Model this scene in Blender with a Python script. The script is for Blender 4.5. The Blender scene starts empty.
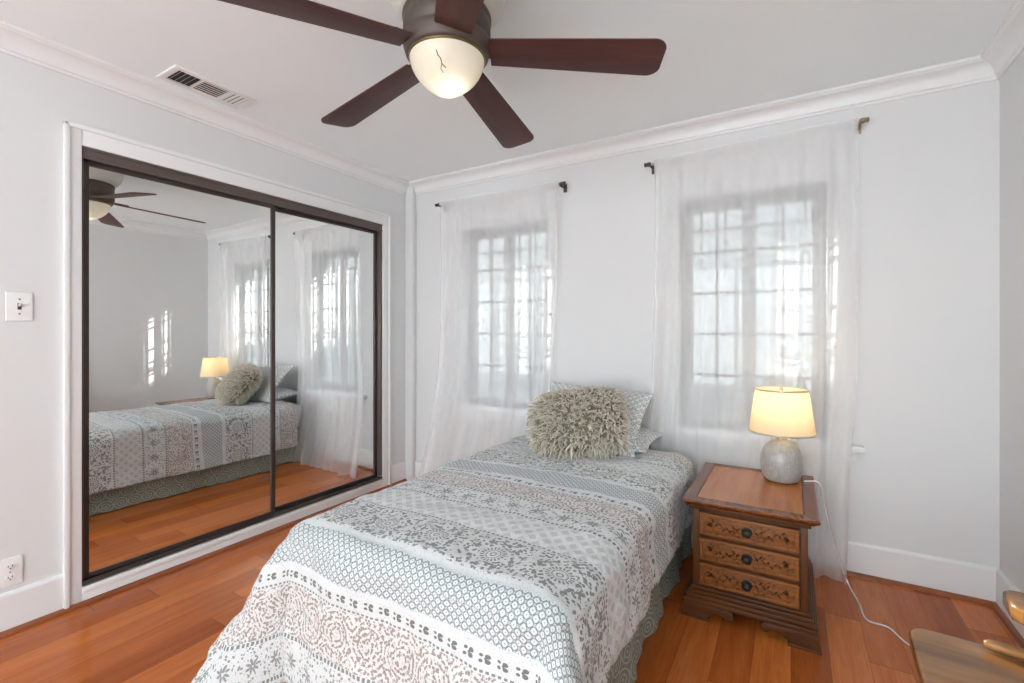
import bpy, bmesh, math, random
from math import sin, cos, pi, radians, sqrt, atan2, hypot
from mathutils import Vector, Matrix, noise

random.seed(7)
SC = bpy.context.scene
COL = SC.collection

# ------------------------------------------------------------------ camera
cam = bpy.data.cameras.new('camera')
cam.sensor_width = 36.0
cam.lens = 468.0 / 1024.0 * 36.0
cam.shift_y = -9.5 / 1024.0
cam.clip_start = 0.02
camo = bpy.data.objects.new('camera', cam)
COL.objects.link(camo)
camo.location = (0, 0, 1.22)
camo.rotation_euler = (radians(90), 0, radians(30.8))
SC.camera = camo

# ------------------------------------------------------------------ light
SC.view_settings.view_transform = 'Standard'
SC.view_settings.look = 'None'
SC.view_settings.gamma = 1.0
SC.view_settings.exposure = 0.0
SC.view_settings.use_curve_mapping = False
SC.cycles.use_adaptive_sampling = False
world = bpy.data.worlds.new('sky')
SC.world = world
world.use_nodes = True
bg = world.node_tree.nodes['Background']
bg.inputs[0].default_value = (0.885, 0.955, 1.0, 1)
bg.inputs[1].default_value = 8.3


def lamp(name, kind, loc, energy, color=(1, 1, 1), size=0.05):
    l = bpy.data.lights.new(name, kind)
    l.energy = energy
    l.color = color
    if kind == 'POINT':
        l.shadow_soft_size = size
    o = bpy.data.objects.new(name, l)
    o.location = loc
    COL.objects.link(o)
    return o


sun = lamp('sun', 'SUN', (0, 6, 5), 18.0, (1.0, 0.97, 0.92))
sun.data.angle = radians(0.6)
sun.rotation_euler = Vector((0.80, -0.50, -0.31)).to_track_quat('-Z', 'Y').to_euler()

# ------------------------------------------------------------------ room measures (metres)
LX, RX, BY, FY, CZ = -2.735, 0.80, 2.91, -2.40, 2.44

# ------------------------------------------------------------------ material helpers


class E:
    """a shader value that can be used in arithmetic"""
    def __init__(self, nt, s):
        self.nt, self.s = nt, s

    def _m(self, op, *args):
        n = self.nt.nodes.new('ShaderNodeMath')
        n.operation = op
        for i, a in enumerate((self,) + args):
            if isinstance(a, E):
                self.nt.links.new(a.s, n.inputs[i])
            else:
                n.inputs[i].default_value = float(a)
        return E(self.nt, n.outputs[0])

    def __add__(self, o): return self._m('ADD', o)
    def __radd__(self, o): return self._m('ADD', o)
    def __sub__(self, o): return self._m('SUBTRACT', o)
    def __rsub__(self, o): return (self * -1) + o
    def __mul__(self, o): return self._m('MULTIPLY', o)
    def __rmul__(self, o): return self._m('MULTIPLY', o)
    def __truediv__(self, o): return self._m('DIVIDE', o)
    def lt(self, o): return self._m('LESS_THAN', o)
    def gt(self, o): return self._m('GREATER_THAN', o)
    def abs(self): return self._m('ABSOLUTE')
    def sin(self): return self._m('SINE')
    def sqrt(self): return self._m('SQRT')
    def floor(self): return self._m('FLOOR')
    def frac(self): return self._m('FRACT')
    def max(self, o): return self._m('MAXIMUM', o)
    def min(self, o): return self._m('MINIMUM', o)
    def atan2(self, o): return self._m('ARCTAN2', o)
    def between(self, a, b): return self.gt(a) * self.lt(b)

    def ramp(self, a, b):
        n = self.nt.nodes.new('ShaderNodeMapRange')
        self.nt.links.new(self.s, n.inputs[0])
        n.inputs[1].default_value = a
        n.inputs[2].default_value = b
        return E(self.nt, n.outputs[0])


class Mat:
    def __init__(self, name, color=(0.8, 0.8, 0.8), rough=0.5, metal=0.0, spec=0.5):
        self.m = bpy.data.materials.new(name)
        self.m.use_nodes = True
        self.nt = self.m.node_tree
        self.b = self.nt.nodes['Principled BSDF']
        self.b.inputs['Base Color'].default_value = (*color, 1)
        self.b.inputs['Roughness'].default_value = rough
        self.b.inputs['Metallic'].default_value = metal
        self.b.inputs['Specular IOR Level'].default_value = spec
        self.out = self.nt.nodes['Material Output']

    def coord(self, kind='Object'):
        n = self.nt.nodes.new('ShaderNodeTexCoord')
        s = self.nt.nodes.new('ShaderNodeSeparateXYZ')
        self.nt.links.new(n.outputs[kind], s.inputs[0])
        return [E(self.nt, s.outputs[i]) for i in range(3)]

    def vec(self, x, y, z):
        n = self.nt.nodes.new('ShaderNodeCombineXYZ')
        for i, a in enumerate((x, y, z)):
            if isinstance(a, E):
                self.nt.links.new(a.s, n.inputs[i])
            else:
                n.inputs[i].default_value = a
        return n.outputs[0]

    def noise(self, v, scale, detail=3, rough=0.55):
        n = self.nt.nodes.new('ShaderNodeTexNoise')
        self.nt.links.new(v, n.inputs['Vector'])
        n.inputs['Scale'].default_value = scale
        n.inputs['Detail'].default_value = detail
        n.inputs['Roughness'].default_value = rough
        return E(self.nt, n.outputs[0])

    def white(self, v):
        n = self.nt.nodes.new('ShaderNodeTexWhiteNoise')
        self.nt.links.new(v, n.inputs['Vector'])
        return E(self.nt, n.outputs['Value'])

    def voro(self, v, scale, feature='F1'):
        n = self.nt.nodes.new('ShaderNodeTexVoronoi')
        n.feature = feature
        self.nt.links.new(v, n.inputs['Vector'])
        n.inputs['Scale'].default_value = scale
        return E(self.nt, n.outputs['Distance'])

    def mix(self, f, a, b):
        n = self.nt.nodes.new('ShaderNodeMix')
        n.data_type = 'RGBA'
        if isinstance(f, E):
            self.nt.links.new(f.s, n.inputs[0])
        else:
            n.inputs[0].default_value = f
        for i, c in ((6, a), (7, b)):
            if isinstance(c, tuple):
                n.inputs[i].default_value = (*c, 1)
            else:
                self.nt.links.new(c, n.inputs[i])
        return n.outputs[2]

    def base(self, c):
        self.nt.links.new(c, self.b.inputs['Base Color'])

    def roughness(self, e):
        self.nt.links.new(e.s, self.b.inputs['Roughness'])

    def bump(self, e, strength=0.3, dist=0.002):
        n = self.nt.nodes.new('ShaderNodeBump')
        n.inputs['Strength'].default_value = strength
        n.inputs['Distance'].default_value = dist
        self.nt.links.new(e.s, n.inputs['Height'])
        self.nt.links.new(n.outputs[0], self.b.inputs['Normal'])


def srgb(r, g, b):
    f = lambda c: (c / 255 / 12.92) if c / 255 <= 0.04045 else ((c / 255 + 0.055) / 1.055) ** 2.4
    return (f(r), f(g), f(b))


M = {}


def plain(key, color, rough=0.5, metal=0.0, spec=0.5, grain=0.03, scale=40):
    m = Mat(key, color, rough, metal, spec)
    x, y, z = m.coord()
    n = m.noise(m.vec(x, y, z), scale)
    dk = tuple(c * (1 - grain) for c in color)
    lt = tuple(min(1, c * (1 + grain)) for c in color)
    m.base(m.mix(n, dk, lt))
    M[key] = m.m
    return m


plain('wall_paint', (0.735, 0.742, 0.742), 0.65, spec=0.3, grain=0.012, scale=3)
plain('ceiling_paint', (0.90, 0.955, 0.97), 0.75, spec=0.2, grain=0.012, scale=3)
plain('trim_paint', (0.82, 0.825, 0.825), 0.35, grain=0.01, scale=5)
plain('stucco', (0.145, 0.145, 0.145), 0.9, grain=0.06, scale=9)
plain('window_metal', (0.50, 0.50, 0.50), 0.5, grain=0.06)
plain('grille_metal', (0.60, 0.60, 0.60), 0.55, grain=0.05)
plain('bronze', srgb(96, 84, 80), 0.42, 0.25, grain=0.08)
plain('bronze_dark', srgb(70, 61, 58), 0.42, 0.25, grain=0.08)
plain('fan_bronze', srgb(84, 73, 66), 0.5, 0.2, grain=0.05)
plain('cream_enamel', srgb(212, 210, 198), 0.4, grain=0.02)
plain('white_plastic', (0.84, 0.84, 0.83), 0.35, grain=0.01)
plain('dark_plastic', (0.04, 0.04, 0.04), 0.5)
plain('screw_metal', (0.28, 0.28, 0.28), 0.4, 0.7)
plain('vent_white', (0.82, 0.82, 0.81), 0.45, grain=0.02)
plain('vent_dark', (0.05, 0.05, 0.05), 0.8)
plain('rod_bronze', srgb(82, 76, 70), 0.4, 0.6)
plain('rod_white', (0.8, 0.8, 0.79), 0.4)
plain('rod_brass', srgb(150, 140, 112), 0.35, 0.7)
plain('knob_bronze', srgb(50, 48, 44), 0.42, 0.6, grain=0.2, scale=120)
plain('brass', srgb(200, 190, 165), 0.3, 0.7)
plain('brass_dark', srgb(120, 108, 70), 0.4, 0.6)
plain('white_cord', (0.82, 0.81, 0.78), 0.4)
plain('crack_line', (0.06, 0.05, 0.03), 0.7)
plain('box_fabric', (0.55, 0.56, 0.55), 0.9)
plain('black_castor', (0.03, 0.03, 0.03), 0.5)


def wood(key, dark, mid, light, rough, along=1, scale=1.0, spec=0.5, coat=0.0, bump=0.08):
    m = Mat(key, mid, rough, spec=spec)
    c = m.coord()
    s = [14.0 * scale] * 3
    s[along] = 1.3 * scale
    v = m.vec(c[0] * s[0], c[1] * s[1], c[2] * s[2])
    n1 = m.noise(v, 1.6, 4, 0.6)
    s2 = [70.0 * scale] * 3
    s2[along] = 3.0 * scale
    n2 = m.noise(m.vec(c[0] * s2[0], c[1] * s2[1], c[2] * s2[2]), 1.5, 3)
    col = m.mix(n1.ramp(0.3, 0.7), dark, light)
    col = m.mix(n2.ramp(0.35, 0.75) * 0.55, col, mid)
    m.base(col)
    if bump:
        m.bump(n2, bump, 0.001)
    if coat:
        m.b.inputs['Coat Weight'].default_value = coat
        m.b.inputs['Coat Roughness'].default_value = 0.12
    M[key] = m.m
    return m


wood('fan_blade_wood', srgb(56, 30, 29), srgb(74, 40, 38), srgb(90, 52, 48), 0.45, along=0, spec=0.35)
for ax, nm in enumerate(('x', 'y', 'z')):
    wood('oak_' + nm, srgb(84, 46, 20), srgb(122, 72, 34), srgb(150, 92, 46), 0.34, along=ax)
    wood('oak_dark_' + nm, srgb(58, 32, 14), srgb(86, 49, 22), srgb(112, 67, 33), 0.4, along=ax, spec=0.3)
wood('oak_top', srgb(152, 80, 22), srgb(176, 104, 34), srgb(196, 122, 46), 0.22, along=1, spec=0.35, coat=0.25, bump=0.0)
wood('oak_border', srgb(86, 42, 18), srgb(112, 58, 26), srgb(134, 74, 34), 0.25, along=1, spec=0.35, coat=0.2, bump=0.0)


def carved_oak():
    m = Mat('oak_drawer', rough=0.4, spec=0.35)
    x, y, z = m.coord()
    g = m.noise(m.vec(x * 3, y * 30, z * 40), 2.0, 4)
    v = m.vec(x, y, z)
    w = m.noise(v, 45, 2)
    tool = m.voro(m.vec(x + w * 0.03, 0.0, z + w * 0.02), 85)
    cut = tool.ramp(0.55, 0.25) * m.noise(v, 22, 1).ramp(0.38, 0.55) * z.abs().lt(0.042) * x.abs().lt(0.166)
    c = m.mix(g.ramp(0.3, 0.7), srgb(114, 66, 29), srgb(152, 95, 46))
    c = m.mix(cut * 0.75, c, srgb(72, 40, 16))
    m.base(c)
    m.bump(cut * -1.0, 0.5, 0.002)
    M['oak_drawer'] = m.m


carved_oak()
plain('carving_stain', srgb(88, 52, 24), 0.5, grain=0.3, scale=150)
wood('chair_wood', srgb(88, 54, 26), srgb(148, 98, 50), srgb(172, 122, 68), 0.24, along=0, scale=0.8, coat=0.15)
wood('chair_wood_dark', srgb(60, 38, 24), srgb(92, 60, 38), srgb(112, 76, 48), 0.3, along=2)
wood('molding_wood', srgb(116, 58, 32), srgb(146, 78, 46), srgb(160, 92, 56), 0.35, along=1)


def floor_material():
    m = Mat('floor_planks', rough=0.16)
    x, y, z = m.coord()
    w, L = 0.125, 1.2
    col = (x / w).floor()
    r1 = m.white(m.vec(col, 3.7, 0.0))
    yy = y / L + r1 * 7.3
    row = yy.floor()
    r2 = m.white(m.vec(col, row, 1.3))
    fx, fy = (x / w).frac(), yy.frac()
    n1 = m.noise(m.vec(x * 18 + r2 * 40, y * 1.5, r2 * 30), 1.5, 5, 0.6)
    n2 = m.noise(m.vec(x * 110, y * 5, r2 * 9), 1.5, 3)
    a = m.mix(r2, srgb(144, 68, 24), srgb(200, 110, 48))
    b = m.mix(r2, srgb(170, 86, 34), srgb(220, 132, 66))
    c = m.mix(n1.ramp(0.3, 0.72), a, b)
    c = m.mix(n2.ramp(0.45, 0.8) * 0.35, c, srgb(110, 48, 22))
    seam = ((fx - 0.5).abs().gt(0.493)).max((fy - 0.5).abs().gt(0.4985))
    c = m.mix(seam * 0.6, c, srgb(70, 30, 15))
    m.base(c)
    m.roughness(n2 * 0.10 + 0.11)
    m.bump(seam * -1.0, 0.15, 0.001)
    m.b.inputs['Specular IOR Level'].default_value = 0.28
    M['floor'] = m.m


floor_material()


def mirror_material():
    m = Mat('mirror_glass', (0.90, 0.91, 0.905), 0.0, 1.0)
    M['mirror'] = m.m


mirror_material()


def thin_glass():
    m = Mat('window_glass')
    g = m.nt.nodes.new('ShaderNodeBsdfGlossy')
    g.inputs['Roughness'].default_value = 0.02
    t = m.nt.nodes.new('ShaderNodeBsdfTransparent')
    t.inputs[0].default_value = (0.95, 0.965, 0.96, 1)
    x = m.nt.nodes.new('ShaderNodeMixShader')
    x.inputs[0].default_value = 0.06
    m.nt.links.new(t.outputs[0], x.inputs[1])
    m.nt.links.new(g.outputs[0], x.inputs[2])
    m.nt.links.new(x.outputs[0], m.out.inputs[0])
    M['glass'] = m.m


thin_glass()


def cloth_sheer():
    m = Mat('sheer_voile')
    nt = m.nt
    x, y, z = m.coord()
    d = nt.nodes.new('ShaderNodeBsdfDiffuse')
    d.inputs[0].default_value = (0.97, 0.97, 0.97, 1)
    tl = nt.nodes.new('ShaderNodeBsdfTranslucent')
    tl.inputs[0].default_value = (0.97, 0.97, 0.97, 1)
    tr = nt.nodes.new('ShaderNodeBsdfTransparent')
    tr.inputs[0].default_value = (1, 1, 1, 1)
    a = nt.nodes.new('ShaderNodeMixShader')
    a.inputs[0].default_value = 0.42
    nt.links.new(d.outputs[0], a.inputs[1])
    nt.links.new(tl.outputs[0], a.inputs[2])
    b = nt.nodes.new('ShaderNodeMixShader')
    w = m.noise(m.vec(x * 8, y * 8, z * 3), 2.0, 2)
    f = w * 0.05 + 0.40
    nt.links.new(f.s, b.inputs[0])
    nt.links.new(tr.outputs[0], b.inputs[1])
    nt.links.new(a.outputs[0], b.inputs[2])
    nt.links.new(b.outputs[0], m.out.inputs[0])
    M['sheer'] = m.m


cloth_sheer()


def shade_material():
    m = Mat('lamp_shade_linen')
    nt = m.nt
    x, y, z = m.coord()
    d = nt.nodes.new('ShaderNodeBsdfDiffuse')
    d.inputs[0].default_value = (0.86, 0.80, 0.68, 1)
    tl = nt.nodes.new('ShaderNodeBsdfTranslucent')
    w = m.noise(m.vec(x * 40, y * 40, z * 200), 2.0, 2)
    nt.links.new(m.mix(w, (0.90, 0.74, 0.50), (0.95, 0.80, 0.56)), tl.inputs[0])
    a = nt.nodes.new('ShaderNodeMixShader')
    a.inputs[0].default_value = 0.55
    nt.links.new(d.outputs[0], a.inputs[1])
    nt.links.new(tl.outputs[0], a.inputs[2])
    nt.links.new(a.outputs[0], m.out.inputs[0])
    M['shade'] = m.m


shade_material()


def alabaster():
    m = Mat('alabaster_glass')
    nt = m.nt
    x, y, z = m.coord()
    n = m.noise(m.vec(x, y, z), 9, 3)
    c = m.mix(n.ramp(0.35, 0.65), (0.93, 0.88, 0.72), (0.98, 0.95, 0.86))
    tl = nt.nodes.new('ShaderNodeBsdfTranslucent')
    nt.links.new(c, tl.inputs[0])
    nt.links.new(c, m.b.inputs['Base Color'])
    m.b.inputs['Roughness'].default_value = 0.25
    a = nt.nodes.new('ShaderNodeMixShader')
    a.inputs[0].default_value = 0.45
    nt.links.new(m.b.outputs[0], a.inputs[1])
    nt.links.new(tl.outputs[0], a.inputs[2])
    nt.links.new(a.outputs[0], m.out.inputs[0])
    M['alabaster'] = m.m


alabaster()


def emitter(key, color, s):
    m = Mat(key, color)
    m.b.inputs['Emission Color'].default_value = (*color, 1)
    m.b.inputs['Emission Strength'].default_value = s
    M[key] = m.m


emitter('warm_bulb', (1.0, 0.74, 0.40), 2.5)
emitter('fan_bulb', (1.0, 0.93, 0.78), 3.0)


def ceramic():
    m = Mat('ceramic_grey', rough=0.28)
    x, y, z = m.coord()
    th = y.atan2(x)
    n = m.noise(m.vec(th * 9, z * 5, 0.0), 3.0, 4, 0.7)
    n2 = m.noise(m.vec(x * 30, y * 30, z * 30), 2.0, 3)
    c = m.mix(n.ramp(0.35, 0.7), srgb(150, 149, 147), srgb(186, 184, 181))
    c = m.mix(n2.ramp(0.5, 0.7) * 0.4, c, srgb(205, 202, 198))
    m.base(c)
    m.bump(n, 0.15, 0.002)
    M['ceramic'] = m.m


ceramic()

DARK = srgb(84, 90, 90)
BG = srgb(212, 215, 215)


def quilt():
    """printed quilt: rows of medallions, lattice, flowers, mandalas, leaves and interlaced circles"""
    m = Mat('quilt_print', rough=0.9, spec=0.1)
    a, b, _ = m.coord('UV')
    P = 0.925
    K = 0.87 / P
    q = ((b - 1.065) / P).frac() * 0.87
    a0 = a
    a, bb = a * K, b * K

    def cell(c, q0, off=0.0):
        u = ((a + off) / c).frac() - 0.5
        v = (q - q0) / c
        return u * 2, v * 2

    v2 = m.vec(a, bb, 0.0)
    leafy = m.voro(v2, 85)
    fine = m.voro(v2, 140)
    wob = m.noise(v2, 60, 2)
    # medallions
    u, v = cell(0.205, 0.10)
    r = (u * u + v * v).sqrt()
    th = v.atan2(u)
    ring = r.between(0.06, 0.10).max(r.between(0.19, 0.22)).max(r.between(0.26, 0.38) * (th * 20).sin().gt(-0.1))
    ring = ring.max(r.between(0.60, 0.72) * (th * 8 + r * 5).sin().gt(0.45))
    leaves = r.gt(0.42) * leafy.lt(0.47) * wob.gt(0.40)
    edge = u.abs().gt(0.95)
    med = ring.max(leaves) * (1 - edge)
    # pale lattice
    p1 = ((a + q) / 0.05).frac() - 0.5
    p2 = ((a - q) / 0.05).frac() - 0.5
    lat = (p1.abs().lt(0.3) * p2.abs().lt(0.3)) * 0.30
    # flowers between dotted lines
    u, v = cell(0.10, 0.43)
    r = (u * u + v * v).sqrt()
    th = v.atan2(u)
    star = r.lt((th * 4).sin().abs() * 0.38 + 0.14) * r.gt(0.07) * wob.gt(0.40)
    flw = star.max(r.gt(0.50) * leafy.lt(0.36) * wob.gt(0.42))
    # taupe mandalas
    u, v = cell(0.12, 0.58)
    r = (u * u + v * v).sqrt()
    mand = ((r * 26).sin().gt(0.1) * fine.lt(0.56)).max(leafy.lt(0.34)) * r.gt(0.1)
    # leaf stripe
    u, v = cell(0.050, 0.685)
    lf = ((u - 0.25) * (u - 0.25) * 4 + (v.abs() - 0.22) * (v.abs() - 0.22) * 11).lt(0.42)
    lf = lf.max((u * u * 2 + v * v * 3).lt(0.05)).max(((u + 0.5) * (u + 0.5) * 5 + (v.abs() - 0.25) * (v.abs() - 0.25) * 12).lt(0.25))
    # interlaced circles
    c = 0.0245
    g1 = ((a + q) / c).frac() - 0.5
    g2 = ((a - q) / c).frac() - 0.5
    d = (g1 * g1 + g2 * g2).sqrt()
    geo = d.between(0.44, 0.55).max(d.lt(0.085)).max(((g1.abs() - 0.40).abs().lt(0.035)) * 0.75).max(((g2.abs() - 0.40).abs().lt(0.035)) * 0.75)
    # dotted rows at seams
    dot = ((a / 0.016).frac() - 0.5).abs().lt(0.3)
    rows = q.between(0.208, 0.218).max(q.between(0.362, 0.374)).max(q.between(0.492, 0.504)).max(q.between(0.655, 0.661))
    dots = dot * rows
    d_ = med * q.between(0.012, 0.198) * 0.85
    d_ = d_.max(lat * q.between(0.222, 0.355))
    d_ = d_.max(flw * q.between(0.376, 0.49) * 0.8)
    d_ = d_.max(lf * q.between(0.663, 0.708))
    d_ = d_.max(geo * q.between(0.722, 0.858) * 0.9)
    d_ = d_.max(dots * 0.9)
    d_ = d_.max(fine.lt(0.30) * 0.22)
    tp = mand * q.between(0.506, 0.652) * 0.74
    bgc = m.mix(q.between(0.712, 0.868), BG, srgb(210, 217, 219))
    bgc = m.mix(q.between(0.506, 0.652) * 0.5, bgc, srgb(214, 209, 204))
    col = m.mix(d_ * 0.9, bgc, srgb(92, 97, 95))
    col = m.mix(tp, col, srgb(122, 104, 96))
    m.base(col)
    m.bump(m.noise(v2, 160, 2), 0.25, 0.002)
    m.b.inputs['Sheen Weight'].default_value = 0.15
    M['quilt'] = m.m


quilt()


def print_cloth(key, bgc, fg, c, kind, strength=0.8):
    m = Mat(key, rough=0.9, spec=0.1)
    a, b, _ = m.coord('UV')
    v2 = m.vec(a, b, 0.0)
    if kind == 'ogee':
        row = (b / c).floor()
        off = (row * 0.5).frac()
        u = (a / (c * 1.1) + off).frac() - 0.5
        v = (b / c).frac() - 0.5
        r = (u * u + v * v).sqrt()
        p = r.between(0.42, 0.49).max(r.between(0.20, 0.26)).max(r.lt(0.07))
        p = p.max(m.voro(v2, 3.4 / c).lt(0.25) * 0.6)
    else:
        p1 = ((a + b) / c).frac() - 0.5
        p2 = ((a - b) / c).frac() - 0.5
        r = (p1 * p1 + p2 * p2).sqrt()
        p = r.between(0.24, 0.40).max(r.lt(0.1))
        p = p.max(m.voro(v2, 2.6 / c).lt(0.3) * 0.8)
    n = m.noise(v2, 35, 2)
    col = m.mix(p * strength, bgc, fg)
    col = m.mix(n.ramp(0.4, 0.7) * 0.2, col, bgc)
    m.base(col)
    m.bump(m.noise(v2, 120, 2), 0.2, 0.002)
    M[key] = m.m


print_cloth('skirt_print', srgb(140, 145, 132), srgb(194, 198, 188), 0.075, 'ogee', 0.85)
print_cloth('sham_print', srgb(226, 228, 227), srgb(126, 131, 130), 0.04, 'dia', 0.75)
print_cloth('sheet_print', srgb(224, 227, 226), srgb(130, 142, 142), 0.035, 'dia', 0.7)


def fur():
    m = Mat('curly_fur', rough=0.75, spec=0.2)
    a, b, _ = m.coord('UV')
    r = m.white(m.vec((a * 997).floor(), 0.5, 0.0))
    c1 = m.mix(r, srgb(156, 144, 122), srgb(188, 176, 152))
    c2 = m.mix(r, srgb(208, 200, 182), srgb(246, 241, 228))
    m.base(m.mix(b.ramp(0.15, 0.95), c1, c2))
    m.b.inputs['Sheen Weight'].default_value = 0.3
    M['fur'] = m.m
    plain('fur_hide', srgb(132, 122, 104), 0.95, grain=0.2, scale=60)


fur()

# ------------------------------------------------------------------ mesh helpers


def box(bm, x0, x1, y0, y1, z0, z1, bev=0.0, seg=2, mat=None):
    vs = [bm.verts.new((x, y, z)) for x in (x0, x1) for y in (y0, y1) for z in (z0, z1)]
    idx = [(0, 1, 3, 2), (4, 6, 7, 5), (0, 4, 5, 1), (2, 3, 7, 6), (0, 2, 6, 4), (1, 5, 7, 3)]
    fs = [bm.faces.new([vs[i] for i in f]) for f in idx]
    if bev:
        es = list({e for f in fs for e in f.edges})
        bmesh.ops.bevel(bm, geom=es, offset=bev, segments=seg, affect='EDGES', profile=0.6)
    if mat is not None:
        bmesh.ops.transform(bm, matrix=mat, verts=[v for v in bm.verts])
    return bm


def prism(bm, pts, axis, lo, hi, bev=0.0, seg=2):
    """extrude a closed 2-D outline along an axis (0 x, 1 y, 2 z)"""
    def mk(p, t):
        c = [0, 0, 0]
        o = [i for i in range(3) if i != axis]
        c[o[0]], c[o[1]], c[axis] = p[0], p[1], t
        return bm.verts.new(c)
    a = [mk(p, lo) for p in pts]
    b = [mk(p, hi) for p in pts]
    n = len(pts)
    fs = [bm.faces.new(a), bm.faces.new(list(reversed(b)))]
    for i in range(n):
        fs.append(bm.faces.new((a[i], b[i], b[(i + 1) % n], a[(i + 1) % n])))
    bmesh.ops.recalc_face_normals(bm, faces=fs)
    if bev:
        es = list(fs[0].edges) + list(fs[1].edges)
        bmesh.ops.bevel(bm, geom=es, offset=bev, segments=seg, affect='EDGES', profile=0.6)
    return bm


def lathe(bm, prof, n=32, cap0=True, cap1=True, c=(0, 0, 0), ripple=None):
    rings = []
    for r, z in prof:
        ring = []
        for i in range(n):
            t = 2 * pi * i / n
            rr = r * (1 + (ripple[1] * cos(ripple[0] * t) if ripple else 0))
            ring.append(bm.verts.new((c[0] + rr * cos(t), c[1] + rr * sin(t), c[2] + z)))
        rings.append(ring)
    for k in range(len(rings) - 1):
        for i in range(n):
            j = (i + 1) % n
            bm.faces.new((rings[k][i], rings[k][j], rings[k + 1][j], rings[k + 1][i]))
    if cap0:
        bm.faces.new(list(reversed(rings[0])))
    if cap1:
        bm.faces.new(rings[-1])
    return bm


def tube(bm, pts, rad, n=8, caps=True):
    pts = [Vector(p) for p in pts]
    rads = rad if isinstance(rad, (list, tuple)) else [rad] * len(pts)
    up = Vector((0, 0, 1))
    rings = []
    for i, p in enumerate(pts):
        d = (pts[min(i + 1, len(pts) - 1)] - pts[max(i - 1, 0)]).normalized()
        u = up if abs(d.dot(up)) < 0.95 else Vector((1, 0, 0))
        s = d.cross(u).normalized()
        t = s.cross(d).normalized()
        rings.append([bm.verts.new(p + (s * cos(2 * pi * k / n) + t * sin(2 * pi * k / n)) * rads[i]) for k in range(n)])
    for k in range(len(rings) - 1):
        for i in range(n):
            j = (i + 1) % n
            bm.faces.new((rings[k][i], rings[k][j], rings[k + 1][j], rings[k + 1][i]))
    if caps:
        bm.faces.new(list(reversed(rings[0])))
        bm.faces.new(rings[-1])
    return bm


def smooth_path(pts, k=8):
    """Catmull-Rom through points"""
    P = [Vector(p) for p in pts]
    P = [P[0] * 2 - P[1]] + P + [P[-1] * 2 - P[-2]]
    out = []
    for i in range(1, len(P) - 2):
        for j in range(k):
            t = j / k
            out.append(0.5 * ((2 * P[i]) + (P[i + 1] - P[i - 1]) * t + (2 * P[i - 1] - 5 * P[i] + 4 * P[i + 1] - P[i + 2]) * t * t
                              + (3 * P[i] - P[i - 1] - 3 * P[i + 1] + P[i + 2]) * t ** 3))
    out.append(P[-2])
    return out


def NB():
    return bmesh.new()


def obj(name, bm, mat, parent=None, smooth=False, loc=None, angle=35):
    me = bpy.data.meshes.new(name)
    if smooth:
        for f in bm.faces:
            f.smooth = True
        for e in bm.edges:
            if len(e.link_faces) == 2 and e.calc_face_angle(0) > radians(angle):
                e.smooth = False
    bm.to_mesh(me)
    bm.free()
    o = bpy.data.objects.new(name, me)
    me.materials.append(M[mat])
    COL.objects.link(o)
    if loc is not None:
        o.location = loc
    if parent is not None:
        o.parent = parent
    return o


def thing(name, label, cat, loc=(0, 0, 0), rz=0.0, group=None):
    o = bpy.data.objects.new(name, None)
    o.empty_display_size = 0.1
    COL.objects.link(o)
    o.location = loc
    o.rotation_euler = (0, 0, rz)
    o['label'] = label
    o['category'] = cat
    if group:
        o['group'] = group
    return o


def tag(o, label, cat, group=None):
    o['label'] = label
    o['category'] = cat
    if group:
        o['group'] = group
    return o


def struct(name, bm=None, mat=None, smooth=False, loc=None):
    if bm is None:
        o = bpy.data.objects.new(name, None)
        COL.objects.link(o)
        if loc is not None:
            o.location = loc
    else:
        o = obj(name, bm, mat, None, smooth, loc)
    o['kind'] = 'structure'
    return o


def set_uv(o, uvs):
    """uvs: one (u, v) per vertex"""
    me = o.data
    l = me.uv_layers.new(name='UVMap')
    for lp in me.loops:
        l.data[lp.index].uv = uvs[lp.vertex_index]


# ================================================================== THE ROOM
WINS = {1: (-2.175, -1.445), 2: (-0.575, 0.160)}
WZ0, WZ1 = 0.655, 2.005
T = 0.20

bm = NB()
box(bm, LX - 0.2, RX + 0.2, FY - 0.2, BY + T, -0.12, 0.0)
struct('floor', bm, 'floor')
bm = NB()
box(bm, LX - 0.2, RX + 0.2, FY - 0.2, BY + T, CZ, CZ + 0.12)
struct('ceiling', bm, 'ceiling_paint')

bm = NB()
(xa0, xa1), (xb0, xb1) = WINS[1], WINS[2]
for x0, x1 in ((LX - 0.2, xa0), (xa1, xb0), (xb1, RX + 0.2)):
    box(bm, x0, x1, BY, BY + T, 0, CZ)
for x0, x1 in WINS.values():
    box(bm, x0, x1, BY, BY + T, 0, WZ0)
    box(bm, x0, x1, BY, BY + T, WZ1, CZ)
struct('wall_back', bm, 'wall_paint')

CY0, CY1, CZ0, CZ1 = 0.812, 2.61, 0.082, 2.055      # closet opening
bm = NB()
box(bm, LX - 0.2, LX, FY - 0.2, CY0, 0, CZ)
box(bm, LX - 0.2, LX, CY1, BY, 0, CZ)
box(bm, LX - 0.2, LX, CY0, CY1, CZ1, CZ)
box(bm, LX - 0.2, LX, CY0, CY1, 0, CZ0)
box(bm, LX - 0.2, LX - 0.16, CY0, CY1, CZ0, CZ1)
struct('wall_left', bm, 'wall_paint')
bm = NB()
box(bm, RX, RX + 0.2, FY - 0.2, BY + T, 0, CZ)
struct('wall_right', bm, 'wall_paint')
# wall behind the camera, with an unseen window added for fill daylight
FW = (-2.20, 0.65, 0.30, 2.32)
bm = NB()
box(bm, LX, FW[0], FY - 0.15, FY, 0, CZ)
box(bm, FW[1], RX, FY - 0.15, FY, 0, CZ)
box(bm, FW[0], FW[1], FY - 0.15, FY, 0, FW[2])
box(bm, FW[0], FW[1], FY - 0.15, FY, FW[3], CZ)
struct('wall_front', bm, 'wall_paint')
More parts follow.
